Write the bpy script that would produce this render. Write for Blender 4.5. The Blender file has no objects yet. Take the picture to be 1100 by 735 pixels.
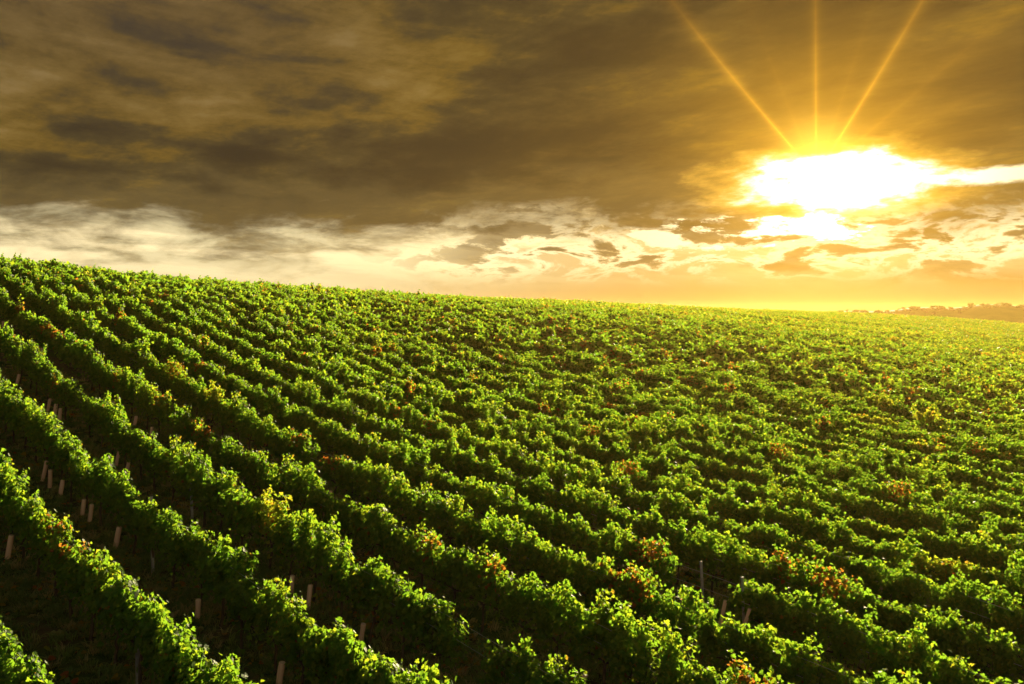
# Hillside vineyard at a low golden sun, seen from about eight metres above the rows.
# x = right, y = into the picture, z = up, metres. Ground under the camera is z = 0.
import bpy, bmesh, math, random
import numpy as np

S = bpy.context.scene
COL = S.collection
R = math.radians
rng = np.random.default_rng(7)
random.seed(7)

# ------------------------------------------------------------------ camera
CAM_H = 7.928
FPX, HOR = 850.0, 338.0                        # focal length and eye level in photo pixels
PITCH = -math.atan((HOR - 367.5) / FPX)        # a little downward
cam = bpy.data.cameras.new('camera')
cam.lens = 36 * FPX / 1100
cam.clip_start, cam.clip_end = 0.1, 20000
camo = bpy.data.objects.new('camera', cam)
camo.location = (0, 0, CAM_H)
camo.rotation_euler = (R(90) - PITCH, 0, 0)
COL.objects.link(camo)
S.camera = camo

# ------------------------------------------------------------------ exposure
S.view_settings.view_transform = 'Standard'
S.view_settings.look = 'None'
S.view_settings.exposure = 2.0
S.view_settings.gamma = 1
S.view_settings.use_curve_mapping = False
S.cycles.use_denoising = True
S.cycles.max_bounces = 6
S.cycles.diffuse_bounces = 3
S.cycles.transmission_bounces = 4
S.cycles.transparent_max_bounces = 4
S.cycles.volume_bounces = 0
S.cycles.use_adaptive_sampling = True
S.cycles.adaptive_threshold = 0.02

# ------------------------------------------------------------------ sun
SUN_AZ, SUN_EL = 21.5, 7.9                    # degrees right of the view axis, above eye level
sun = bpy.data.lights.new('sun', 'SUN')
sun.energy = 5.0
sun.angle = R(0.6)
sun.color = (1.0, 0.80, 0.46)
suno = bpy.data.objects.new('sun', sun)
suno.rotation_euler = (R(90 - SUN_EL), 0, R(180 - SUN_AZ))
suno.location = (200, 400, 150)
COL.objects.link(suno)

# ------------------------------------------------------------------ world: Nishita sky seen between cloud layers
W = bpy.data.worlds.new('World')
S.world = W
W.use_nodes = True


class NT:
    """small helper that writes node maths as expressions"""
    def __init__(s, tree):
        s.t = tree; s.n = tree.nodes; s.l = tree.links

    def new(s, kind, **kw):
        n = s.n.new(kind)
        for k, v in kw.items():
            setattr(n, k, v)
        return n

    def put(s, sock, v):
        if hasattr(v, 'is_linked') or isinstance(v, bpy.types.NodeSocket):
            s.l.new(v, sock)
        elif isinstance(v, (tuple, list)) and sock.type == 'RGBA':
            sock.default_value = tuple(v) + ((1,) if len(v) == 3 else ())
        else:
            sock.default_value = v

    def m(s, op, a, b=0.0, c=0.0, clamp=False):
        n = s.new('ShaderNodeMath', operation=op, use_clamp=clamp)
        s.put(n.inputs[0], a); s.put(n.inputs[1], b); s.put(n.inputs[2], c)
        return n.outputs[0]

    def add(s, a, b): return s.m('ADD', a, b)
    def sub(s, a, b): return s.m('SUBTRACT', a, b)
    def mul(s, a, b): return s.m('MULTIPLY', a, b)
    def div(s, a, b): return s.m('DIVIDE', a, b)
    def madd(s, a, b, c): return s.m('MULTIPLY_ADD', a, b, c)
    def mx(s, a, b): return s.m('MAXIMUM', a, b)

    def step(s, x, lo, hi):                    # smooth 0 at lo, 1 at hi
        n = s.new('ShaderNodeMapRange', interpolation_type='SMOOTHSTEP')
        s.put(n.inputs['Value'], x); n.inputs['From Min'].default_value = lo; n.inputs['From Max'].default_value = hi
        return n.outputs[0]

    def gauss(s, q): return s.m('EXPONENT', s.mul(q, -1.0))

    def mix(s, f, a, b):
        n = s.new('ShaderNodeMix', data_type='RGBA')
        s.put(n.inputs[0], f); s.put(n.inputs[6], a); s.put(n.inputs[7], b)
        return n.outputs[2]

    def addc(s, a, b):
        n = s.new('ShaderNodeMix', data_type='RGBA', blend_type='ADD')
        n.inputs[0].default_value = 1.0
        s.put(n.inputs[6], a); s.put(n.inputs[7], b)
        return n.outputs[2]

    def scale(s, c, f):
        n = s.new('ShaderNodeVectorMath', operation='SCALE')
        s.put(n.inputs[0], c); s.put(n.inputs[3], f)
        return n.outputs[0]

    def vec(s, x, y, z):
        n = s.new('ShaderNodeCombineXYZ')
        s.put(n.inputs[0], x); s.put(n.inputs[1], y); s.put(n.inputs[2], z)
        return n.outputs[0]

    def noise(s, v, sc, det=5.0, rough=0.55, dist=0.0):
        n = s.new('ShaderNodeTexNoise')
        s.l.new(v, n.inputs['Vector'])
        n.inputs['Scale'].default_value = sc; n.inputs['Detail'].default_value = det
        n.inputs['Roughness'].default_value = rough; n.inputs['Distortion'].default_value = dist
        return n.outputs[0]

    def ramp(s, f, stops):
        n = s.new('ShaderNodeValToRGB')
        e = n.color_ramp.elements
        while len(e) < len(stops): e.new(0.5)
        for k, (p, c) in enumerate(stops):
            e[k].position = p; e[k].color = tuple(c) + (1,)
        s.put(n.inputs[0], f)
        return n.outputs[0]


def build_world():
    W.node_tree.nodes.clear()
    t = NT(W.node_tree)
    tc = t.new('ShaderNodeTexCoord')
    sx = t.new('ShaderNodeSeparateXYZ')
    t.l.new(tc.outputs['Generated'], sx.inputs[0])
    x, y, z = sx.outputs
    zc = t.mx(z, 0.0)
    A = t.mul(t.m('ARCTAN2', x, y), 180 / math.pi)           # degrees right of the view axis
    E = t.mul(t.m('ARCSINE', z), 180 / math.pi)              # degrees above eye level
    # the cloud sheets lie on planes overhead, so they close up towards the horizon as real decks do
    den = t.add(zc, 0.10)
    P = t.vec(t.div(x, den), t.div(y, den), 0.0)
    P2 = t.vec(t.madd(t.div(x, den), 1.05, t.mul(t.div(y, den), 0.28)), t.madd(t.div(y, den), 0.95, t.madd(t.div(x, den), 0.34, 5.2)), 15.1)
    nbig = t.noise(P2, 0.55, 4.0, 0.5, 0.0)
    nmid = t.noise(P2, 1.9, 9.0, 0.65, 0.1)
    nfin = t.noise(P, 4.0, 9.0, 0.66, 0.0)
    AE = t.vec(t.mul(A, 0.1), t.mul(E, 0.30), 2.3)            # banks stretched along the horizon
    nst = t.noise(AE, 1.15, 9.0, 0.62, 0.35)
    nst2 = t.noise(t.vec(t.mul(A, 0.055), t.madd(E, 0.42, t.mul(A, 0.018)), 7.1), 1.6, 8.0, 0.60, 0.3)
    npuf = t.noise(t.vec(t.mul(A, 0.22), t.mul(E, 0.62), 11.0), 1.0, 9.0, 0.60, 0.3)

    dA = t.sub(A, 22.5); dE = t.sub(E, 8.6)
    dist = t.m('SQRT', t.add(t.mul(dA, dA), t.mul(t.mul(dE, dE), 1.6)))
    glow = t.gauss(t.div(dist, 6.5))
    wide = t.gauss(t.div(dist, 17.0))

    # clear sky low down, seen under the deck
    sky = t.new('ShaderNodeTexSky', sky_type='NISHITA')
    sky.sun_disc = False
    sky.sun_elevation = R(SUN_EL); sky.sun_rotation = R(SUN_AZ)
    sky.air_density = 1.0; sky.dust_density = 4.0; sky.ozone_density = 0.6
    nish = t.scale(sky.outputs[0], 0.06)
    right = t.step(A, -18.0, 16.0)
    tint = t.mix(right, (1.06, 0.90, 0.50), (0.60, 0.40, 0.13))
    low = t.addc(t.scale(tint, t.mul(t.add(0.78, t.mul(wide, 0.10)), t.madd(t.mul(t.step(E, 4.5, 0.5), right), -0.72, 1.0))), t.scale(nish, 0.10))
    # thin grey-beige banks in front of the clear band, with white breaks between them
    bank = t.mul(t.step(nst, 0.48, 0.64), t.step(E, 0.8, 2.0))
    low = t.mix(t.mul(bank, 0.80), low, t.mix(right, (0.46, 0.375, 0.19), (0.50, 0.29, 0.06)))
    bright = t.mul(t.step(nst2, 0.47, 0.60), t.mul(t.step(E, 1.6, 5.0), t.add(1.0, t.mul(t.step(A, 4.0, 14.0), -0.45))))
    low = t.mix(t.mul(bright, 0.9), low, t.mix(right, (1.28, 1.05, 0.58), (1.25, 0.95, 0.42)))

    # the dark deck
    tone = t.add(t.mul(nbig, 0.50), t.add(t.mul(nmid, 0.52), t.mul(t.sub(nfin, 0.25), 0.24)))
    nlay = t.noise(t.vec(t.mul(A, 0.07), t.madd(E, 0.34, t.mul(A, 0.022)), 19.0), 1.5, 9.0, 0.62, 0.4)
    tone = t.madd(t.sub(nlay, 0.5), 0.38, tone)
    left = t.step(A, 10.0, -24.0)
    dk = t.ramp(t.step(tone, 0.465, 0.82), [(0.0, (0.026, 0.022, 0.015)), (0.30, (0.062, 0.046, 0.020)),
                                           (0.58, (0.140, 0.086, 0.018)), (0.82, (0.200, 0.126, 0.032)), (1.0, (0.265, 0.175, 0.060))])
    dk = t.mix(t.mul(t.step(E, 9.0, 20.0), t.step(A, 0.0, -22.0)), dk, t.addc(t.scale(dk, 0.62), (0.018, 0.015, 0.016)))
    dk = t.addc(dk, t.scale(t.mix(0.0, (0.100, 0.052, 0.001), (0, 0, 0)), t.mul(wide, t.madd(nmid, 2.4, -0.1))))
    dk = t.addc(dk, t.scale(t.mix(0.0, (0.60, 0.27, 0.008), (0, 0, 0)), t.mul(glow, t.madd(nmid, 1.2, 0.15))))

    edge = t.add(t.add(E, t.add(0.5, t.mul(left, 0.9))), t.add(t.mul(t.sub(nst, 0.5), 7.0), t.mul(t.sub(npuf, 0.5), 4.0)))
    deck = t.step(edge, 5.2, 8.6)
    lipq = t.div(t.sub(edge, 8.8), 1.7)
    dk = t.addc(dk, t.scale(t.mix(0.0, (0.070, 0.048, 0.014), (0, 0, 0)), t.gauss(t.mul(lipq, lipq))))   # the deck is thin along its lip
    # broken cloudlets hanging under the deck, bright-rimmed where the light comes round them
    band = t.mul(t.mul(t.step(E, 1.8, 4.2), t.step(E, 9.5, 7.0)), t.step(A, -13.0, 0.0))
    fr = t.add(npuf, t.mul(t.sub(nst, 0.5), 0.35))
    frag = t.mul(t.step(fr, 0.51, 0.58), band)
    rim = t.mul(t.mul(t.step(fr, 0.42, 0.49), t.step(fr, 0.56, 0.50)), band)
    low = t.mix(t.mul(rim, 0.75), low, (1.35, 1.12, 0.62))
    deck = t.mx(deck, t.mul(frag, 0.74))

    # the gap where the sun breaks through
    rag = t.add(t.add(t.mul(t.sub(nfin, 0.5), 1.6), t.mul(t.sub(npuf, 0.5), 3.2)), t.mul(t.sub(nst, 0.5), 1.6))
    a1 = t.div(t.sub(A, 22.0), 6.9); e1 = t.div(t.sub(E, 8.7), 2.1)
    g1 = t.add(t.add(t.mul(a1, a1), t.mul(e1, e1)), rag)
    a2 = t.div(t.sub(A, 32.0), 6.5); e2 = t.div(t.sub(E, 8.5), 0.7)
    g2 = t.add(t.add(t.mul(a2, a2), t.mul(e2, e2)), t.mul(rag, 0.8))
    a3 = t.div(t.sub(A, 16.5), 8.5); e3 = t.div(t.sub(E, 5.9), 1.1)
    g3 = t.add(t.add(t.mul(a3, a3), t.mul(e3, e3)), t.mul(rag, 2.5))
    gap = t.mx(t.mx(t.step(g1, 1.25, 0.15), t.mul(t.step(g2, 1.0, 0.3), 0.9)), t.mul(t.step(g3, 0.85, 0.25), 0.9))

    c = t.mix(deck, low, dk)
    c = t.addc(c, t.scale(t.mix(0.0, (0.60, 0.33, 0.03), (0, 0, 0)), t.mul(glow, 0.14)))
    halo = t.m('MULTIPLY', t.step(g1, 2.1, 0.8), 0.6)
    c = t.addc(c, t.scale(t.mix(0.0, (0.95, 0.52, 0.05), (0, 0, 0)), halo))
    core = t.gauss(t.mul(t.mul(dist, dist), 1 / 40.0))
    c = t.mix(gap, c, t.addc((1.35, 1.12, 0.62), t.scale(t.mix(0.0, (7.0, 5.2, 2.5), (0, 0, 0)), t.mul(core, t.m('POWER', gap, 2.5)))))

    # lens starburst of the sun, painted into the sky colour as fading streaks
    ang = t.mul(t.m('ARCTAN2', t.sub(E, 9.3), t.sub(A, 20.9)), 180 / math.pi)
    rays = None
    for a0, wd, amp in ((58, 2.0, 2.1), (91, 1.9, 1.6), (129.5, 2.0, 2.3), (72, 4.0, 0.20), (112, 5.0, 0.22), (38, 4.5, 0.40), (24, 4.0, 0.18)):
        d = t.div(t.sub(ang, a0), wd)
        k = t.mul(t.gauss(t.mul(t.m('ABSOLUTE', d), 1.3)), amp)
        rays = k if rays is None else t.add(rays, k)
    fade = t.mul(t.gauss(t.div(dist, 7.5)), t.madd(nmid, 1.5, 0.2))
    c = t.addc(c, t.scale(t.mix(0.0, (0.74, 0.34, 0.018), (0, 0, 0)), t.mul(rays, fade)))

    # glare where the sun itself stands, at the top of the gap
    gA = t.sub(A, 20.9); gE = t.sub(E, 9.9)
    gq = t.add(t.mul(gA, gA), t.mul(gE, gE))
    c = t.addc(c, t.scale(t.mix(0.0, (1.5, 0.86, 0.11), (0, 0, 0)), t.gauss(t.mul(gq, 1 / 4.5))))
    c = t.addc(c, t.scale(t.mix(0.0, (0.42, 0.20, 0.01), (0, 0, 0)), t.gauss(t.mul(gq, 1 / 38.0))))

    # unseen sky behind the camera, brightened as added fill for the shaded foliage
    back_fill = t.mul(t.step(y, 0.15, -0.5), t.step(z, -0.02, 0.05))
    c = t.mix(back_fill, c, t.addc(t.scale(c, 1.6), (0.25, 0.26, 0.22)))

    # below eye level: the colour of the land's own haze, only ever seen by reflected light
    c = t.mix(t.step(z, -0.03, -0.004), (0.10, 0.09, 0.04), c)
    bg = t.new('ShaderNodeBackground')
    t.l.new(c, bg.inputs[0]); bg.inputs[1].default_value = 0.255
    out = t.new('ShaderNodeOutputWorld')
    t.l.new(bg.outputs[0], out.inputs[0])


build_world()
W.cycles.sampling_method = 'MANUAL'
W.cycles.sample_map_resolution = 1024

# ------------------------------------------------------------------ the lie of the land
GX, GY, KXX, KXY, KYY, PHI, C0 = -0.159281, 0.106089, 0.000819547, -0.000713626, 0.000577133, 2.40307, 3.42521
SWELLS = np.array([(-56, 60, 0.168), (-56, 88, -0.04), (-42, 46, 0.591), (-42, 60, 0.418), (-42, 74, 0.071), (-42, 88, -0.059),
    (-28, 18, 0.095), (-28, 32, 0.463), (-28, 46, 0.343), (-28, 60, 0.26), (-28, 74, 0.085), (-28, 88, -0.038), (-28, 130, -0.044),
    (-28, 144, -0.085), (-14, 4, -0.411), (-14, 18, -0.38), (-14, 32, -0.135), (-14, 46, -0.383), (-14, 60, -0.266), (-14, 74, -0.045),
    (-14, 88, -0.02), (-14, 102, -0.021), (-14, 116, -0.043), (-14, 130, -0.089), (-14, 144, -0.145), (0, 18, -0.324), (0, 32, -0.411),
    (0, 46, -0.528), (0, 60, -0.352), (0, 74, -0.089), (0, 102, -0.02), (0, 116, -0.04), (0, 130, -0.069), (0, 144, -0.134),
    (14, 4, 0.3), (14, 18, 0.131), (14, 32, -0.096), (14, 46, -0.198), (14, 60, -0.132), (14, 74, -0.036), (14, 144, -0.076),
    (28, 18, 0.157), (28, 32, 0.058), (28, 60, -0.02), (28, 144, -0.031)])
ROW_GAP = 2.2
DV = np.array([math.cos(PHI), math.sin(PHI)])            # uphill along a row
EV = np.array([DV[1], -DV[0]])                           # from one row to the next one away


def smooth(v, lo, hi):
    t = np.clip((v - lo) / (hi - lo), 0, 1)
    return t * t * (3 - 2 * t)


def ground_z(x, y):
    x = np.asarray(x, float); y = np.asarray(y, float)
    z = GX * x + GY * y - .5 * (KXX * x * x + 2 * KXY * x * y + KYY * y * y)
    for cx, cy, w in SWELLS:
        z = z + w * np.exp(-((x - cx) ** 2 + (y - cy) ** 2) / 512.0)
    z = z + 3.0 * np.exp(-((x - 235) ** 2 + (y - 300) ** 2) / 8500.0)
    r = np.hypot(x, y)
    z = z - 0.0011 * np.maximum(r - 310, 0) ** 1.75
    k = smooth(r, 390, 640)
    return z * (1 - k) + k * (-42.0)


def row_xy(i, t):
    c = C0 + ROW_GAP * i
    return c * EV[0] + t * DV[0], c * EV[1] + t * DV[1]


def view(x, y, z):
    """where a point of the scene falls in the photograph (1100 x 735)"""
    z = z - CAM_H
    zc = y * np.cos(PITCH) - z * np.sin(PITCH); yc = z * np.cos(PITCH) + y * np.sin(PITCH)
    return 550 + FPX * x / zc, 367.5 - FPX * yc / zc, zc


# ------------------------------------------------------------------ small helpers
def tag(o, label=None, cat=None, group=None, kind=None):
    for k, v in (('label', label), ('category', cat), ('group', group), ('kind', kind)):
        if v: o[k] = v
    return o


def mesh_np(name, verts, faces_flat, sizes, attrs=None, smooth_shade=False):
    me = bpy.data.meshes.new(name)
    verts = np.asarray(verts, np.float32); faces_flat = np.asarray(faces_flat, np.int32); sizes = np.asarray(sizes, np.int32)
    me.vertices.add(len(verts)); me.vertices.foreach_set('co', verts.ravel())
    me.loops.add(len(faces_flat)); me.loops.foreach_set('vertex_index', faces_flat)
    me.polygons.add(len(sizes))
    me.polygons.foreach_set('loop_start', np.concatenate([[0], np.cumsum(sizes)[:-1]]).astype(np.int32))
    me.update(calc_edges=True)
    for k, v in (attrs or {}).items():
        a = me.attributes.new(k, 'FLOAT', 'FACE'); a.data.foreach_set('value', np.asarray(v, np.float32))
    me.polygons.foreach_set('use_smooth', np.full(len(sizes), smooth_shade))
    return me


def link(name, me, mat, parent=None):
    o = bpy.data.objects.new(name, me)
    if mat and not me.materials: me.materials.append(mat)
    COL.objects.link(o); o.parent = parent
    return o


def tubes(paths, sides=6):
    """tapered tubes: list of (points (n,3), radii (n))"""
    V, F, n0 = [], [], 0
    for pts, rad in paths:
        pts = np.asarray(pts, float); n = len(pts)
        rad = np.broadcast_to(np.asarray(rad, float), (n,))
        tg = np.gradient(pts, axis=0); tg /= np.linalg.norm(tg, axis=1)[:, None] + 1e-9
        up = np.where(np.abs(tg[:, 2:3]) > .8, np.array([[1.0, 0, 0]]), np.array([[0, 0, 1.0]]))
        a = np.cross(tg, up); a /= np.linalg.norm(a, axis=1)[:, None] + 1e-9
        b = np.cross(tg, a)
        th = np.linspace(0, 2 * np.pi, sides, endpoint=False)
        ring = pts[:, None] + rad[:, None, None] * (np.cos(th)[None, :, None] * a[:, None] + np.sin(th)[None, :, None] * b[:, None])
        V.append(ring.reshape(-1, 3))
        for k in range(n - 1):
            for s in range(sides):
                s2 = (s + 1) % sides
                F.append((n0 + k * sides + s, n0 + k * sides + s2, n0 + (k + 1) * sides + s2, n0 + (k + 1) * sides + s))
        F.append(tuple(n0 + s for s in range(sides))[::-1])
        F.append(tuple(n0 + (n - 1) * sides + s for s in range(sides)))
        n0 += n * sides
    return np.concatenate(V), F


def tube_mesh(name, paths, sides=6):
    V, F = tubes(paths, sides)
    me = bpy.data.meshes.new(name); me.from_pydata(V.tolist(), [], F); me.update()
    me.polygons.foreach_set('use_smooth', [True] * len(me.polygons))
    return me


# ------------------------------------------------------------------ materials
def material(name):
    m = bpy.data.materials.new(name); m.use_nodes = True
    m.node_tree.nodes.clear()
    t = NT(m.node_tree)
    out = t.new('ShaderNodeOutputMaterial')
    return m, t, out


def leaf_material(name, coarse=False):
    m, t, out = material(name)
    tint = t.new('ShaderNodeAttribute', attribute_name='tint').outputs['Fac']
    aut = t.new('ShaderNodeAttribute', attribute_name='autumn').outputs['Fac']
    rnd = t.new('ShaderNodeObjectInfo').outputs['Random']
    k = t.add(t.mul(tint, 0.8), t.mul(rnd, 0.2))
    up = t.ramp(k, [(0.0, (0.026, 0.066, 0.008)), (0.5, (0.048, 0.105, 0.010)), (0.85, (0.078, 0.130, 0.012)), (1.0, (0.115, 0.140, 0.016))])
    th = t.ramp(k, [(0.0, (0.11, 0.27, 0.014)), (0.5, (0.205, 0.39, 0.020)), (0.85, (0.38, 0.47, 0.020)), (1.0, (0.52, 0.48, 0.03))])
    rust = t.ramp(tint, [(0.0, (0.10, 0.014, 0.008)), (0.5, (0.18, 0.040, 0.010)), (1.0, (0.24, 0.105, 0.014))])
    rt = t.ramp(tint, [(0.0, (0.40, 0.06, 0.02)), (0.5, (0.55, 0.17, 0.025)), (1.0, (0.58, 0.32, 0.03))])
    up = t.mix(aut, up, rust); th = t.mix(aut, th, rt)
    p = t.new('ShaderNodeBsdfPrincipled')
    t.l.new(up, p.inputs['Base Color']); p.inputs['Roughness'].default_value = 0.55
    p.inputs['Specular IOR Level'].default_value = 0.2
    tr = t.new('ShaderNodeBsdfTranslucent'); t.l.new(th, tr.inputs[0])
    mx = t.new('ShaderNodeMixShader'); mx.inputs[0].default_value = 0.54
    t.l.new(p.outputs[0], mx.inputs[1]); t.l.new(tr.outputs[0], mx.inputs[2])
    t.l.new(mx.outputs[0], out.inputs[0])
    return m


def simple(name, ramp, scale, rough=0.85, bump=0.0, metal=0.0, stretch=(1, 1, 1)):
    m, t, out = material(name)
    tc = t.new('ShaderNodeTexCoord')
    mp = t.new('ShaderNodeMapping'); mp.inputs['Scale'].default_value = stretch
    t.l.new(tc.outputs['Object'], mp.inputs[0])
    n = t.noise(mp.outputs[0], scale, 6.0, 0.6, 0.2)
    p = t.new('ShaderNodeBsdfPrincipled')
    t.l.new(t.ramp(n, ramp), p.inputs['Base Color'])
    p.inputs['Specular IOR Level'].default_value = 0.5 if metal else 0.1
    p.inputs['Roughness'].default_value = rough; p.inputs['Metallic'].default_value = metal
    if bump:
        b = t.new('ShaderNodeBump'); b.inputs['Strength'].default_value = bump; b.inputs['Distance'].default_value = 0.02
        t.l.new(n, b.inputs['Height']); t.l.new(b.outputs[0], p.inputs['Normal'])
    t.l.new(p.outputs[0], out.inputs[0])
    return m


def ground_material():
    m, t, out = material('weedy_soil')
    tc = t.new('ShaderNodeTexCoord')
    v = tc.outputs['Object']
    n1 = t.noise(v, 0.55, 5, 0.6, 0.3); n2 = t.noise(v, 7.0, 6, 0.65, 0.2); n3 = t.noise(v, 38.0, 4, 0.6)
    soil = t.ramp(n2, [(0.3, (0.030, 0.021, 0.011)), (0.55, (0.075, 0.054, 0.028)), (0.8, (0.15, 0.115, 0.065))])
    weed = t.ramp(n3, [(0.3, (0.018, 0.036, 0.008)), (0.6, (0.045, 0.075, 0.014)), (0.8, (0.11, 0.115, 0.03))])
    c = t.mix(t.step(t.add(n1, t.mul(t.sub(n2, 0.5), 0.5)), 0.40, 0.58), soil, weed)
    # far land: fields and woodland
    far = t.ramp(t.noise(v, 0.02, 4, 0.6), [(0.35, (0.030, 0.048, 0.012)), (0.6, (0.055, 0.075, 0.02))])
    sx = t.new('ShaderNodeSeparateXYZ'); t.l.new(v, sx.inputs[0])
    r = t.m('SQRT', t.add(t.mul(sx.outputs[0], sx.outputs[0]), t.mul(sx.outputs[1], sx.outputs[1])))
    c = t.mix(t.step(r, 150, 400), c, far)
    p = t.new('ShaderNodeBsdfPrincipled'); t.l.new(c, p.inputs['Base Color']); p.inputs['Roughness'].default_value = 0.95; p.inputs['Specular IOR Level'].default_value = 0.1
    b = t.new('ShaderNodeBump'); b.inputs['Strength'].default_value = 0.8; b.inputs['Distance'].default_value = 0.05
    t.l.new(t.add(n2, t.mul(n3, 0.4)), b.inputs['Height']); t.l.new(b.outputs[0], p.inputs['Normal'])
    t.l.new(p.outputs[0], out.inputs[0])
    return m


M_leaf = leaf_material('vine_leaf')
M_bark = simple('vine_bark', [(0.3, (0.035, 0.024, 0.015)), (0.6, (0.085, 0.060, 0.040)), (0.85, (0.16, 0.12, 0.085))], 30, 0.95, 0.6, stretch=(1, 1, 0.15))
M_wood = simple('tan_wood', [(0.25, (0.44, 0.24, 0.15)), (0.5, (0.64, 0.39, 0.26)), (0.8, (0.72, 0.49, 0.35))], 22, 0.8, 0.3, stretch=(1, 1, 0.08))
M_cut = simple('cut_wood', [(0.3, (0.36, 0.23, 0.15)), (0.7, (0.52, 0.38, 0.26))], 60, 0.85)
M_steel = simple('galvanised_steel', [(0.3, (0.22, 0.22, 0.21)), (0.7, (0.38, 0.38, 0.36))], 18, 0.5, 0.0, 0.6)
M_wire = simple('trellis_wire', [(0.3, (0.25, 0.24, 0.22)), (0.7, (0.42, 0.41, 0.38))], 5, 0.45, 0.0, 0.7)
M_ground = ground_material()

# ------------------------------------------------------------------ ground, one sheet to the horizon
def axis(*segs):
    out = []
    for a, b, st in segs: out += list(np.arange(a, b, st))
    return np.array(out + [segs[-1][1]])

gx = axis((-1000, -200, 100), (-200, -70, 6), (-70, 60, 1.2), (60, 400, 6), (400, 1000, 60))
gy = axis((-600, -400, 50), (-400, -30, 37), (-30, 60, 1.2), (60, 160, 3), (160, 420, 6.5), (420, 1000, 58), (1000, 1400, 100))
X, Y = np.meshgrid(gx, gy)
lump = 0.03 * np.sin(X * 2.1 + 1.3 * np.sin(Y * 1.7)) * np.sin(Y * 2.6) * (np.hypot(X, Y) < 90)
Z = ground_z(X, Y) + lump
nx, ny = len(gx), len(gy)
idx = np.arange(nx * ny).reshape(ny, nx)
quads = np.stack([idx[:-1, :-1], idx[:-1, 1:], idx[1:, 1:], idx[1:, :-1]], -1).reshape(-1, 4)
me = mesh_np('ground', np.stack([X, Y, Z], -1).reshape(-1, 3), quads.ravel(), np.full(len(quads), 4), smooth_shade=True)
tag(link('ground', me, M_ground), kind='structure')

# the low ridge across the valley on the right
def ridge_h(a):
    """top of the ridge in metres for an azimuth in degrees"""
    prof = np.array([(14, -30), (18, -12), (20.5, -1.5), (22.5, 1.6), (24.5, 3.0), (27, 4.6), (29, 6.0), (31, 6.8), (34, 7.0), (40, 6.4), (50, 2.0), (62, -30)])
    return np.interp(a, prof[:, 0], prof[:, 1])

aa = np.radians(np.linspace(13, 63, 150)); ss = np.linspace(0, 1, 26)
RA, RS = np.meshgrid(aa, ss)
RR = 500 + 330 * RS
rise = np.where(RS < .55, smooth(RS, 0, .55), 1 - smooth(RS, .55, 1))
top = ridge_h(np.degrees(RA)) + CAM_H + .9 * np.sin(RA * 90) * np.sin(RS * 9)
RZ = -44 + (top + 44) * rise
idx = np.arange(RA.size).reshape(RA.shape)
quads = np.stack([idx[:-1, :-1], idx[:-1, 1:], idx[1:, 1:], idx[1:, :-1]], -1).reshape(-1, 4)
M_hill = simple('hill_fields', [(0.3, (0.055, 0.14, 0.014)), (0.5, (0.10, 0.19, 0.020)), (0.6, (0.065, 0.14, 0.014)), (0.8, (0.15, 0.20, 0.035))], 0.025, 0.95, stretch=(1, 1, 3))
me = mesh_np('hill', np.stack([RR * np.sin(RA), RR * np.cos(RA), RZ], -1).reshape(-1, 3), quads.ravel(), np.full(len(quads), 4), smooth_shade=True)
tag(link('hill', me, M_hill), kind='structure')


# ------------------------------------------------------------------ vine models
def leaf_cloud(P, N, T, size, tint, autumn, detail):
    """turns leaf positions, normals and tip directions into a mesh; detail 2 = lobed folded blade, 1 = folded kite, 0 = kite"""
    n = len(P)
    N = N / (np.linalg.norm(N, axis=1)[:, None] + 1e-9)
    T = T - N * (T * N).sum(1)[:, None]; T /= np.linalg.norm(T, axis=1)[:, None] + 1e-9
    B = np.cross(N, T)
    if detail == 2:
        out = np.array([(0, 0.0), (.34, -.10), (.50, .22), (.30, .34), (.36, .62), (.14, .62), (0, .95), (-.14, .62), (-.36, .62), (-.30, .34), (-.50, .22), (-.34, -.10)])
        fold = np.array([0, .09, .16, .07, .10, .04, -.12, .04, .10, .07, .16, .09])
        faces = [[0, 1, 2, 3], [0, 3, 4, 5, 6], [0, 6, 7, 8, 9], [0, 9, 10, 11]]
    elif detail == 1:
        out = np.array([(0, 0.0), (.48, .18), (.34, .60), (0, .95), (-.34, .60), (-.48, .18)])
        fold = np.array([0, .14, .08, -.1, .08, .14]); faces = [[0, 1, 2, 3], [0, 3, 4, 5]]
    else:
        out = np.array([(0, 0.0), (.5, .45), (0, .98), (-.5, .45)]); fold = np.array([0, .1, -.05, .1]); faces = [[0, 1, 2, 3]]
    m = len(out)
    cup = rng.uniform(.2, 1.6, n)
    V = P[:, None] + size[:, None, None] * (out[None, :, :1] * B[:, None] + out[None, :, 1:] * T[:, None] + (fold[None] * cup[:, None])[..., None] * N[:, None])
    ff = np.concatenate([np.array(f) for f in faces])
    F = (np.arange(n)[:, None] * m + ff[None]).ravel()
    sz = np.tile([len(f) for f in faces], n)
    k = len(faces)
    return mesh_np('foliage', V.reshape(-1, 3), F, sz, dict(tint=np.repeat(tint, k), autumn=np.repeat(autumn, k)))


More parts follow.
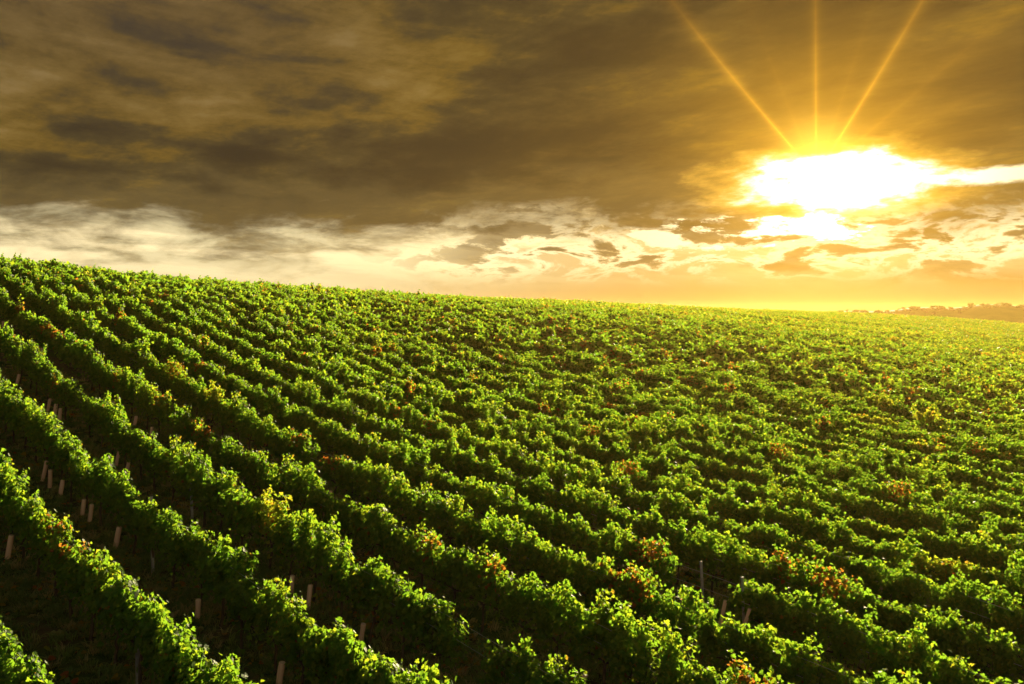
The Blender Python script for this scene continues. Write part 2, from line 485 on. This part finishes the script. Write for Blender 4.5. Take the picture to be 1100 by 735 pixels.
def vine_leaves(n, size, detail, seed, width=1.0, height=1.0, length=1.0, dense=1.0, red=0.0, wild=1.0, yellow=0.0):
    """one vine's canopy: shoots climb from the cordon through the wires and arch over; leaves hang off them"""
    r = np.random.default_rng(seed)
    ns = int(round(13 * length))
    bx = np.linspace(-.56 * length, .56 * length, ns) + r.normal(0, .05, ns)
    hum = r.uniform(-.09, .09) + .07 * np.sin(bx * r.uniform(3, 7) + r.uniform(0, 6))
    top = (1.66 + hum + r.normal(0, .075 * wild, ns)) * height
    tall = r.random(ns) < .14 * wild; top[tall] += r.uniform(.08, .26, tall.sum())
    lean = r.normal(0, .12, ns); dr = np.where(r.random(ns) < .5, -1, 1) * r.uniform(.02, .13, ns) * width
    sh = r.integers(0, ns, n)
    s = r.beta(1.55, 1.05, n)
    px = bx[sh] + lean[sh] * s
    pz = .80 + (top[sh] - .80) * np.minimum(s, .93) - .55 * np.maximum(s - .80, 0) * (1 - tall[sh] * .9) - .42 * np.maximum(np.abs(px / length) - .30, 0)
    py = dr[sh] * s ** 1.6 * .9
    # leaves stand off the shoot on their stalks, mostly to the outside
    side = np.where(r.random(n) < .5 + .33 * np.sign(dr[sh]), 1, -1)
    bulge = .55 + .45 * np.sin(np.clip((pz - .55) / 1.2, 0, 1) * np.pi)
    py = py + side * np.abs(r.normal(0, .085, n)) * width * bulge
    px = px + r.normal(0, .085, n); pz = pz + r.normal(0, .07, n)
    hang = r.random(n) < .10                                     # side shoots that droop below the wire
    pz = np.where(hang, pz - r.uniform(.1, .5, n), pz)
    P = np.stack([px, py, pz], 1)
    o = np.sign(py + 1e-4)
    N = np.stack([r.normal(0, .45, n), o * r.uniform(.2, 1.0, n), r.uniform(.05, .95, n)], 1) + r.normal(0, .28, (n, 3))
    T = np.stack([r.normal(0, .7, n), o * r.uniform(.1, .8, n), -r.uniform(.1, 1.0, n)], 1)
    sz = size * r.uniform(.62, 1.25, n) * np.where(s > .9, .78, 1)
    tint = np.clip(r.beta(2.2, 2.6, n) + .22 * (s - .5) + yellow * r.uniform(.2, 1, n), 0, 1)
    aut = np.zeros(n)
    if red > 0:
        c = np.array([r.uniform(-.3, .3), 0, r.uniform(1.35, 1.65)])
        d = np.linalg.norm((P - c) * (1, .6, 1), axis=1)
        aut = np.where(r.random(n) < red * np.exp(-(d / .33) ** 2) * 1.0, r.uniform(.7, 1, n), 0)
    aut = np.where(r.random(n) < .008, r.uniform(.5, .9, n), aut)
    return leaf_cloud(P, N, T, sz, tint, aut, detail)


def trunk_mesh(seed):
    r = np.random.default_rng(seed)
    k = np.linspace(0, 1, 7)
    st = np.stack([np.cumsum(r.normal(0, .016, 7)), np.cumsum(r.normal(0, .014, 7)), -.06 + .80 * k], 1)
    rad = .036 - .012 * k + r.normal(0, .002, 7)
    head = st[-1]
    paths = [(st, rad)]
    for d in (-1, 1):                                            # the two cordon arms along the wire
        q = np.linspace(0, 1, 6)[:, None]
        arm = head + np.concatenate([d * .50 * q, r.normal(0, .008, (6, 1)) + 0 * q, .03 * np.sin(q * 3) + r.normal(0, .008, (6, 1))], 1)
        arm[0] = head - (0, 0, .03)
        paths.append((arm, np.linspace(.022, .012, 6)))
    for _ in range(7):                                           # canes tied up to the wires
        x = r.uniform(-.48, .48); h = r.uniform(1.3, 1.62); q = np.linspace(0, 1, 5)
        c = np.stack([head[0] + x + r.normal(0, .07) * q, head[1] + r.normal(0, .09) * q, .74 + (h - .74) * q], 1)
        paths.append((c, np.linspace(.007, .003, 5)))
    return tube_mesh('trunk', paths, 6)


NV = 22
KINDS = []          # (words for the label, leaf mesh near, mid, far, trunk)
RED_FROM = 14
for k in range(NV):
    red = (.55, 1.0, .75, .35, .15, .1, .2, .1)[k - RED_FROM] if k >= RED_FROM else 0.0
    ye = .5 if k >= 18 else 0.0
    w, h, de, wi, word = ((1.0, 1.0, 1.0, 1.0, 'bushy'), (1.15, 1.03, 1.0, .8, 'broad'), (.85, 1.06, .8, 1.4, 'loose-topped'), (1.05, .95, 1.0, .8, 'low rounded'), (.9, 1.08, .9, 1.5, 'tall shaggy'), (1.1, 1.0, 1.1, 1.0, 'dense'))[k % 6]
    if k >= RED_FROM: word = ('orange-flecked', 'russet-patched', 'red-tinged', 'lightly reddened', 'yellowing', 'pale yellow-green', 'thin yellowing', 'yellow-topped')[k - RED_FROM]
    KINDS.append((word,
                  vine_leaves(int(1150 * de), .100, 2, 100 + k, w, h, 1.0, de, red, wi, ye),
                  vine_leaves(int(620 * de), .132, 1, 200 + k, w * .80, h, 1.0, de, red, wi, ye),
                  vine_leaves(int(230 * de), .225, 0, 300 + k, w * .68, h, 1.0, de, red, wi, ye),
                  trunk_mesh(400 + k % 7)))
CHUNKS = [vine_leaves(460, .30, 0, 500 + k, 0.7, 1.0, 4.2, 1.0, (0, 0, 0, .8)[k % 4], 1.2, (.15, .55)[k % 2]) for k in range(8)]
for kd in KINDS:
    for q in (1, 2, 3): kd[q].materials.append(M_leaf)
    kd[4].materials.append(M_bark)
for q in CHUNKS: q.materials.append(M_leaf)

# ------------------------------------------------------------------ where every vine stands
GAPS = {3: [10.3, 29.2], 4: [24.15, 27.42], 5: [21.5], 6: [8.2, 9.0]}
REDS = {1: [17.0], 3: [31.0], 4: [31.7, 25.1, 13.6, 12.1], 5: [31.6, 21.1, 9.6], 6: [10.5], 7: [8.3, 7.4], 9: [16.0], 11: [20.5], 12: [9.3], 13: [14.2]}

az = np.radians(np.linspace(-60, 60, 241)); rr = np.exp(np.linspace(math.log(6), math.log(700), 260))
AZ, RQ = np.meshgrid(az, rr, indexing='ij')
EL = (ground_z(RQ * np.sin(AZ), RQ * np.cos(AZ)) + 1.9 - CAM_H) / RQ
crest_r = rr[EL.argmax(1)]

near, far = [], []                     # (row, t, x, y, z, dist)
for i in range(-3, 205):
    c = C0 + ROW_GAP * i
    r2 = np.random.default_rng(9000 + i)
    tt = np.arange(-300, 300) * 1.02 + r2.uniform(0, 1.02)
    tt = tt + r2.normal(0, .05, len(tt))
    x, y = row_xy(i, tt); z = ground_z(x, y)
    dist = np.sqrt(x * x + y * y + (z - CAM_H) ** 2)
    a = np.arctan2(x, y)
    cr = np.interp(a, az, crest_r)
    keep = ((np.abs(a) < R(43)) & (y > 0) & (np.hypot(x, y) < cr + 14) & (np.hypot(x, y) < 375)) | (dist < 26)
    hole = np.zeros(len(tt), bool)
    for g in GAPS.get(i, []): hole |= np.abs(tt - g) < .51
    hole |= r2.random(len(tt)) < .006
    for k in np.nonzero(keep & ~hole)[0]:
        u, v, w = view(x[k], y[k], z[k] + 1.25)
        inside = w > 1 and -12 < u < 1112 and v < 752 and view(x[k], y[k], z[k] + 1.7)[1] < 733
        rec = (i, tt[k], x[k], y[k], z[k], dist[k])
        (near if inside else far).append(rec)
near.sort(key=lambda q: q[5])
far += near[300:]; near = near[:300]

ORD = ['first', 'second', 'third', 'fourth', 'fifth', 'sixth', 'seventh', 'eighth', 'ninth', 'tenth', 'eleventh', 'twelfth', 'thirteenth', 'fourteenth',
       'fifteenth', 'sixteenth', 'seventeenth', 'eighteenth', 'nineteenth']
ORD += ['twentieth'] + ['twenty-' + o for o in ORD[:9]] + ['thirtieth'] + ['thirty-' + o for o in ORD[:9]] + ['fortieth'] + ['forty-' + o for o in ORD[:9]]


def bed(x, y, z, yaw):
    """vines stand upright but follow the row's climb along its length"""
    e = .4
    dx, dy = math.cos(yaw) * e, math.sin(yaw) * e
    return float(ground_z(x + dx, y + dy) - ground_z(x - dx, y - dy)) / (2 * e)


protos = {}
rows_seen = {}
for q in near: rows_seen.setdefault(q[0], []).append(q)
first_row = min(rows_seen)
YAW = PHI


def yellow_share(i, t):
    """share of vines coloured yellow, in loose autumn patches, and more to the right as painted sun glare"""
    x = float(row_xy(i, t)[0])
    return .005 + .02 * (math.sin(i * .31 + 1.1) * math.sin(t * .083 + i * .05) > .1) + .38 * float(smooth(x, 2, 70))  # rightward term puts the golden glare into the leaf colour


def vine_kind(i, t):
    for g in REDS.get(i, []):
        if abs(t - g) < .52: return random.choice((14, 15, 16))
    if random.random() < yellow_share(i, t): return random.choice((18, 19, 20, 21))
    return random.choice(range(14)) if random.random() < .975 else 17


def grapevine(kind):
    if kind not in protos:
        root = bpy.data.objects.new('grapevine', None); COL.objects.link(root)
        root.empty_display_size = .2
        link('trunk', KINDS[kind][4], None, root); link('foliage', KINDS[kind][1], None, root)
        protos[kind] = root
        return root
    src = protos[kind]
    root = src.copy(); COL.objects.link(root)
    for ch in src.children:
        c = ch.copy(); COL.objects.link(c); c.parent = root
    return root


for i in sorted(rows_seen):
    lst = sorted(rows_seen[i], key=lambda q: q[1])               # from the low end uphill
    u, v, w = view(lst[0][2], lst[0][3], lst[0][4] + 1.25)
    edge = 'bottom edge' if v > 640 or u < 1040 else 'right edge'
    for n, (ri, t, x, y, z, d) in enumerate(lst):
        k = vine_kind(i, t)
        o = grapevine(k)
        flip = random.random() < .5
        yaw = YAW + (math.pi if flip else 0)
        sl = bed(x, y, z, yaw)
        o.location = (x + random.gauss(0, .03), y + random.gauss(0, .03), z)
        o.rotation_euler = (random.gauss(0, .04), -math.atan(sl) * .8, yaw + random.gauss(0, .05))
        sc = random.uniform(.91, 1.08)
        o.scale = (random.uniform(.97, 1.1), sc * random.uniform(.9, 1.12), sc)
        tag(o, f'{KINDS[k][0]} grapevine, {ORD[n]} from the {edge} in the {ORD[i - first_row]} row from lower left corner',
            'grapevine', 'grapevines trained in rows up the slope')


# ------------------------------------------------------------------ all the other vines, one mass
def cloud_points(name, recs, sources, label, cat, scales=None):
    """one object: points on the ground, each carrying one of the source plants"""
    src = bpy.data.collections.new(name + '_plants')
    for k, me_ in enumerate(sources):
        so = bpy.data.objects.new(f'{name}_plant_{k:02d}', me_); src.objects.link(so)
    me_ = bpy.data.meshes.new(name)
    P = np.array([r[0] for r in recs], np.float32)
    me_.vertices.add(len(P)); me_.vertices.foreach_set('co', P.ravel())
    a = me_.attributes.new('spin', 'FLOAT_VECTOR', 'POINT'); a.data.foreach_set('vector', np.array([r[1] for r in recs], np.float32).ravel())
    a = me_.attributes.new('grow', 'FLOAT_VECTOR', 'POINT'); a.data.foreach_set('vector', np.array([r[2] for r in recs], np.float32).ravel())
    a = me_.attributes.new('pick', 'INT', 'POINT'); a.data.foreach_set('value', np.array([r[3] for r in recs], np.int32))
    o = bpy.data.objects.new(name, me_); COL.objects.link(o)
    ng = bpy.data.node_groups.new(name + '_growth', 'GeometryNodeTree')
    ng.interface.new_socket('Geometry', in_out='INPUT', socket_type='NodeSocketGeometry')
    ng.interface.new_socket('Geometry', in_out='OUTPUT', socket_type='NodeSocketGeometry')
    N, L = ng.nodes, ng.links
    gi, go = N.new('NodeGroupInput'), N.new('NodeGroupOutput')
    iop = N.new('GeometryNodeInstanceOnPoints'); ci = N.new('GeometryNodeCollectionInfo')
    ci.inputs[0].default_value = src; ci.inputs['Separate Children'].default_value = True; ci.inputs['Reset Children'].default_value = True
    def attr(n_, ty):
        q_ = N.new('GeometryNodeInputNamedAttribute'); q_.data_type = ty; q_.inputs[0].default_value = n_
        return q_.outputs[0]
    L.new(gi.outputs[0], iop.inputs['Points']); L.new(ci.outputs[0], iop.inputs['Instance'])
    iop.inputs['Pick Instance'].default_value = True
    L.new(attr('pick', 'INT'), iop.inputs['Instance Index'])
    L.new(attr('spin', 'FLOAT_VECTOR'), iop.inputs['Rotation']); L.new(attr('grow', 'FLOAT_VECTOR'), iop.inputs['Scale'])
    L.new(iop.outputs[0], go.inputs[0])
    md = o.modifiers.new('growth', 'NODES'); md.node_group = ng
    return tag(o, label, cat, kind='stuff')


bands = {'close': [], 'mid': [], 'far': [], 'chunk': []}
last = {}
for (i, t, x, y, z, d) in far:
    yaw = YAW + (math.pi if random.random() < .5 else 0)
    sc = random.uniform(.91, 1.08)
    if d < 34: b = 'close'
    elif d < 58: b = 'mid'
    elif d < 115: b = 'far'
    else: b = 'chunk'
    if b == 'chunk':
        if i in last and abs(t - last[i]) < 3.9: continue
        last[i] = t
        pick = random.randrange(8)
    else:
        pick = random.choice(range(14)) if random.random() < .91 else random.choice((14, 15, 16, 17))
        if random.random() < yellow_share(i, t): pick = random.choice((18, 19, 20, 21))
        for g in REDS.get(i, []):
            if abs(t - g) < .52: pick = random.choice((15, 16))
    if d > 45: sc *= random.uniform(.90, 1.12)
    sl = bed(x, y, z, yaw)
    jx = rng.normal(0, .04, 2)
    bands[b].append(((x + jx[0], y + jx[1], z), (random.gauss(0, .05), -math.atan(sl) * .8, yaw + random.gauss(0, .06)),
                     (1.06, sc * random.uniform(.9, 1.15), sc * random.uniform(.94, 1.07)), pick))
print('first row', first_row if 'first_row' in globals() else None, 'vines near/mid/far/chunk', len(near), len(bands['mid']), len(bands['far']), len(bands['chunk']))
off = {'close': 0, 'mid': NV, 'far': 2 * NV, 'chunk': 3 * NV}
recs = [(p, s_, g, k + off[b]) for b in ('close', 'mid', 'far', 'chunk') for (p, s_, g, k) in bands[b]]
cloud_points('distant_grapevines', recs, [k[1] for k in KINDS] + [k[2] for k in KINDS] + [k[3] for k in KINDS] + CHUNKS,
             'mass of green vine rows running up the slope to the skyline', 'grapevines')


# ------------------------------------------------------------------ short tan stakes at the feet of young vines
def stake_mesh(h, r_, seed):
    q = np.random.default_rng(seed)
    bm = bmesh.new()
    prev = None
    rings = []
    for k, zz in enumerate((-.12, .0, .25 * h, .6 * h, h - .012, h)):
        rad = r_ * (1 + q.normal(0, .03)) * (.90 if k == 5 else 1)
        ring = [bm.verts.new((rad * math.cos(a) * (1 + q.normal(0, .03)) + q.normal(0, .002), rad * math.sin(a) * (1 + q.normal(0, .03)), zz)) for a in np.linspace(0, 2 * math.pi, 11)[:-1]]
        rings.append(ring)
    for a, b in zip(rings, rings[1:]):
        for k in range(10): bm.faces.new((a[k], a[(k + 1) % 10], b[(k + 1) % 10], b[k]))
    f = bm.faces.new(rings[-1]); f.material_index = 1
    bm.faces.new(rings[0][::-1])
    for f_ in bm.faces: f_.smooth = len(f_.verts) == 4
    me_ = bpy.data.meshes.new('stake'); bm.to_mesh(me_); bm.free()
    me_.materials.append(M_wood); me_.materials.append(M_cut)
    return me_


STAKES = {1: [20.4], 2: [25.2, 24.6, 23.8, 22.2, 21.7, 20.04, 15.81, 12.72], 3: [35.3, 31.8, 31.1, 30.6, 25.7, 24.9, 15.8, 15.1, 13.2],
          4: [45.1, 44.6, 40.9, 40.1, 39.5, 31.5, 29.7, 28.3, 25.0, 18.1, 9.2], 5: [24.9, 20.6], 6: [8.62, 8.12]}
first = 0
for i, ts in STAKES.items():
    for n, t in enumerate(sorted(ts)):
        c = C0 + ROW_GAP * i - .20
        x, y = c * EV[0] + t * DV[0], c * EV[1] + t * DV[1]
        z = float(ground_z(x, y))
        h = random.uniform(.46, .58); rad = random.uniform(.050, .062)
        if i == 6: h, rad = 1.15, .042
        o = bpy.data.objects.new('stake', stake_mesh(h, rad, int(t * 100)))
        COL.objects.link(o)
        o.location = (x, y, z)
        o.rotation_euler = (random.gauss(0, .09), random.uniform(.04, .26), random.uniform(0, .6) - .3)
        what = 'tall thin tan stake' if i == 6 else 'short tan wooden stake'
        tag(o, f'{what}, {ORD[n]} uphill in the {ORD[i - first_row]} row from lower left', 'stake', 'tan stakes along the vine rows')

# ------------------------------------------------------------------ grey trellis posts and the wires strung along the rows
def post_mesh():
    bm = bmesh.new()
    sec = [(-.022, -.030), (.022, -.030), (.022, -.024), (-.016, -.024), (-.016, .024), (.022, .024), (.022, .030), (-.022, .030)]
    lo = [bm.verts.new((a, b, -.3)) for a, b in sec]; hi = [bm.verts.new((a, b, 1.78)) for a, b in sec]
    for k in range(8): bm.faces.new((lo[k], lo[(k + 1) % 8], hi[(k + 1) % 8], hi[k]))
    bm.faces.new(hi); bm.faces.new(lo[::-1])
    me_ = bpy.data.meshes.new('trellis_post'); bm.to_mesh(me_); bm.free(); me_.materials.append(M_steel)
    return me_


PM = post_mesh()
POSTS = {1: [13.9], 2: [18.4], 3: [21.0], 6: [9.0, 8.0]}
for i, ts in POSTS.items():
    for n, t in enumerate(sorted(ts)):
        x, y = row_xy(i, t)
        o = bpy.data.objects.new('trellis_post', PM); COL.objects.link(o)
        o.location = (float(x), float(y), float(ground_z(x, y)))
        o.rotation_euler = (random.gauss(0, .03), random.gauss(.03, .04), YAW)
        tag(o, f'thin grey steel trellis post, {ORD[n]} uphill, in the {ORD[i - first_row]} row from lower left corner', 'post', 'steel trellis posts in the rows')

HEIGHTS = ((1.14, 'lower'), (1.50, 'top'))
for i in range(0, 9):
    ts = np.arange(-6, 58, 1.5)
    x, y = row_xy(i, ts); z = ground_z(x, y)
    for h, word in HEIGHTS:
        sag = .03 * np.sin(ts * 1.05 + i)
        o = link('trellis_wire', tube_mesh('trellis_wire', [(np.stack([x, y, z + h + sag], 1), .0045 if i < 6 else .006)], 4), M_wire)
        tag(o, f'{word} grey wire strung along the {ORD[i - first_row]} vine row from lower left corner', 'wire', 'trellis wires of the near rows')

# ------------------------------------------------------------------ weeds, grass and fallen leaves on the ground between the near rows
def tuft(seed, broad):
    r = np.random.default_rng(seed); n = 34 if not broad else 16
    V, F = [], []
    for k in range(n):
        a = r.uniform(0, 6.28); b = r.uniform(0, .13); h = r.uniform(.05, .17); w = .006 if not broad else .028
        if broad: h *= .6
        p = np.array([math.cos(a) * b, math.sin(a) * b, 0]); out_ = np.array([math.cos(a + r.normal(0, .7)), math.sin(a + r.normal(0, .7)), 0])
        sd = np.array([-out_[1], out_[0], 0]) * w
        q0, q1, q2 = p, p + out_ * h * .35 + (0, 0, h * .7), p + out_ * h * r.uniform(.6, 1.3) + (0, 0, h * r.uniform(.6, 1))
        b0 = len(V); V += [q0 - sd, q0 + sd, q1 + sd, q1 - sd, q2]; F += [(b0, b0 + 1, b0 + 2, b0 + 3), (b0 + 3, b0 + 2, b0 + 4)]
    me_ = bpy.data.meshes.new('tuft'); me_.from_pydata([tuple(v) for v in V], [], F); me_.update()
    me_.materials.append(M_grass)
    return me_


def fallen(seed):
    r = np.random.default_rng(seed); n = 9
    P = np.stack([r.normal(0, .18, n), r.normal(0, .18, n), r.uniform(.01, .05, n)], 1)
    N = np.stack([r.normal(0, .5, n), r.normal(0, .5, n), np.ones(n)], 1)
    me_ = leaf_cloud(P, N, r.normal(0, 1, (n, 3)), r.uniform(.07, .13, n), r.uniform(.4, 1, n), r.uniform(.2, 1, n), 1)
    me_.materials.append(M_leaf)
    return me_


def grass_material():
    m, t, out = material('grass')
    rnd = t.new('ShaderNodeObjectInfo').outputs['Random']
    c = t.ramp(rnd, [(0.0, (0.050, 0.100, 0.014)), (0.55, (0.100, 0.150, 0.024)), (0.8, (0.16, 0.16, 0.045)), (1.0, (0.30, 0.23, 0.10))])
    p = t.new('ShaderNodeBsdfPrincipled'); t.l.new(c, p.inputs['Base Color']); p.inputs['Roughness'].default_value = .6
    tr = t.new('ShaderNodeBsdfTranslucent'); t.l.new(t.scale(c, 1.8), tr.inputs[0])
    mx = t.new('ShaderNodeMixShader'); mx.inputs[0].default_value = .4
    t.l.new(p.outputs[0], mx.inputs[1]); t.l.new(tr.outputs[0], mx.inputs[2]); t.l.new(mx.outputs[0], out.inputs[0])
    return m


M_grass = grass_material()
SRC = [tuft(700 + k, k % 3 == 2) for k in range(6)] + [fallen(720 + k) for k in range(3)]
recs = []
while len(recs) < 24000:
    a = random.uniform(-38, 37); d = math.sqrt(random.random()) * 40
    x, y = d * math.sin(R(a)), d * math.cos(R(a))
    if y < 7 or y > 34 or (x > 4 and d > 26): continue
    clump = math.sin(x * 1.7 + 2 * math.sin(y * .9)) + math.sin(y * 1.3 - x * .6) + random.gauss(0, .6)
    if clump < -.3 and random.random() < .75: continue
    k = random.choice((0, 1, 2, 3, 4, 5, 0, 1, 3)) if random.random() < .93 else random.choice((6, 7, 8))
    g = random.uniform(.7, 1.5)
    recs.append(((x, y, float(GX * 0) + 0.0), (0, 0, random.uniform(0, 6.28)), (g, g, g * random.uniform(.7, 1.2)), k))
zz = ground_z(np.array([q[0][0] for q in recs]), np.array([q[0][1] for q in recs]))
recs = [((q[0][0], q[0][1], float(z_) + .02), q[1], q[2], q[3]) for q, z_ in zip(recs, zz)]
cloud_points('grass', recs, SRC, 'dark tufts of grass and weeds with fallen leaves between the near vine rows', 'grass')

# ------------------------------------------------------------------ the wooded ridge across the valley
def far_crown(seed, n, rx, rz, size):
    r = np.random.default_rng(seed)
    nb = r.integers(5, 9)
    cs = np.stack([r.normal(0, .38, nb) * rx, r.normal(0, .38, nb) * rx, r.uniform(.35, .95, nb) * rz], 1)
    rad = r.uniform(.30, .52, nb) * rx
    k = r.integers(0, nb, n); d = r.normal(0, 1, (n, 3)); d /= np.linalg.norm(d, axis=1)[:, None]
    P = cs[k] + d * rad[k][:, None] * r.uniform(.5, 1.05, n)[:, None]
    return leaf_cloud(P, d + r.normal(0, .5, (n, 3)), r.normal(0, 1, (n, 3)), size * r.uniform(.6, 1.3, n), r.uniform(0, 1, n), np.zeros(n), 0)


def tree_leaf_material():
    m, t, out = material('tree_leaf')
    tint = t.new('ShaderNodeAttribute', attribute_name='tint').outputs['Fac']
    c = t.ramp(tint, [(0.0, (0.020, 0.040, 0.010)), (0.6, (0.045, 0.075, 0.014)), (1.0, (0.09, 0.105, 0.022))])
    p = t.new('ShaderNodeBsdfPrincipled'); t.l.new(c, p.inputs['Base Color']); p.inputs['Roughness'].default_value = .7
    tr = t.new('ShaderNodeBsdfTranslucent'); t.l.new(t.scale(c, 2.2), tr.inputs[0])
    mx = t.new('ShaderNodeMixShader'); mx.inputs[0].default_value = .4
    t.l.new(p.outputs[0], mx.inputs[1]); t.l.new(tr.outputs[0], mx.inputs[2]); t.l.new(mx.outputs[0], out.inputs[0])
    return m


M_tree = tree_leaf_material()
def hill_z(a, rs):
    rise_ = smooth(rs, 0, .55) if rs < .55 else 1 - smooth(rs, .55, 1)
    tp = ridge_h(math.degrees(a)) + CAM_H + .9 * math.sin(a * 90) * math.sin(rs * 9)
    return -44 + (tp + 44) * float(rise_)


FT = [far_crown(800 + k, 420, 2.6, 3.6, .75) for k in range(5)]
for f_ in FT: f_.materials.append(M_tree); f_.name = 'crown'
FTR = tube_mesh('trunk', [(np.array([(0, 0, -.6), (.05, 0, .8), (0, .05, 2.4)]), np.array([.22, .17, .09]))], 6); FTR.materials.append(M_bark)
TREES = [(22.6, .7, 'small rounded tree at the low left end of the far ridge'), (25.4, .9, 'dark lone tree on the rising skyline of the far ridge'), (27.15, .8, 'small tree just past the middle of the ridge skyline'),
         (28.5, 1.1, 'rounded tree in the pair before the top of the far ridge'), (28.95, .9, 'smaller tree of the pair before the top of the far ridge'), (30.0, 1.15, 'tallest dark tree on the top of the far ridge'),
         (30.75, .9, 'bushy tree right of the tallest one on the far ridge'), (32.1, 1.0, 'dark tree on the far ridge close to the right edge')]
for n, (a_, sc, lab) in enumerate(TREES):
    a = R(a_); rs = .5; d = 500 + 330 * rs
    root = bpy.data.objects.new('tree', None); COL.objects.link(root)
    root.location = (d * math.sin(a), d * math.cos(a), hill_z(a, rs)); root.rotation_euler = (0, 0, n * 1.3); root.scale = (sc * .8, sc * .8, sc * .62)
    link('trunk', FTR, None, root); link('crown', FT[n % 5], None, root)
    tag(root, lab, 'tree', 'trees standing out on the far ridge')
recs = []
for _ in range(260):
    a = R(random.uniform(19, 40)); rs = .5 + random.gauss(0, .02) if random.random() < .45 else random.uniform(.3, .56)
    d = 500 + 330 * rs; patch = math.sin(math.degrees(a) * 2.1 + rs * 17) + random.gauss(0, .5)
    if patch < .2 and rs < .45: continue
    g = random.uniform(.3, .62)
    recs.append(((d * math.sin(a), d * math.cos(a), hill_z(a, rs) - .3), (0, 0, random.uniform(0, 6.3)), (g * 1.3, g * 1.3, g * .8), random.randrange(5)))
cloud_points('woods', recs, FT, 'low dark scrub and woodland covering the far ridge', 'woods')

# ------------------------------------------------------------------ the golden air
def haze_box(x0, x1, y0, y1, z0, z1):
    bm = bmesh.new()
    v = [bm.verts.new((x_, y_, z_)) for z_ in (z0, z1) for x_, y_ in ((x0, y0), (x1, y0), (x1, y1), (x0, y1))]
    for f in ((3, 2, 1, 0), (4, 5, 6, 7), (0, 1, 5, 4), (1, 2, 6, 5), (2, 3, 7, 6), (3, 0, 4, 7)): bm.faces.new([v[k] for k in f])
    me_ = bpy.data.meshes.new('haze'); bm.to_mesh(me_); bm.free()
    m, t, out = material('haze')
    p = t.new('ShaderNodeVolumePrincipled')
    p.inputs['Color'].default_value = (0.98, 0.64, 0.20, 1)
    p.inputs['Density'].default_value = HAZE
    p.inputs['Anisotropy'].default_value = 0.55
    t.l.new(p.outputs[0], out.inputs['Volume'])
    tag(link('haze', me_, m), 'golden evening haze over the vineyard', 'haze', kind='stuff')


HAZE = 0.00012
haze_box(-1010, 1010, -610, 1410, -60, CAM_H + 16)
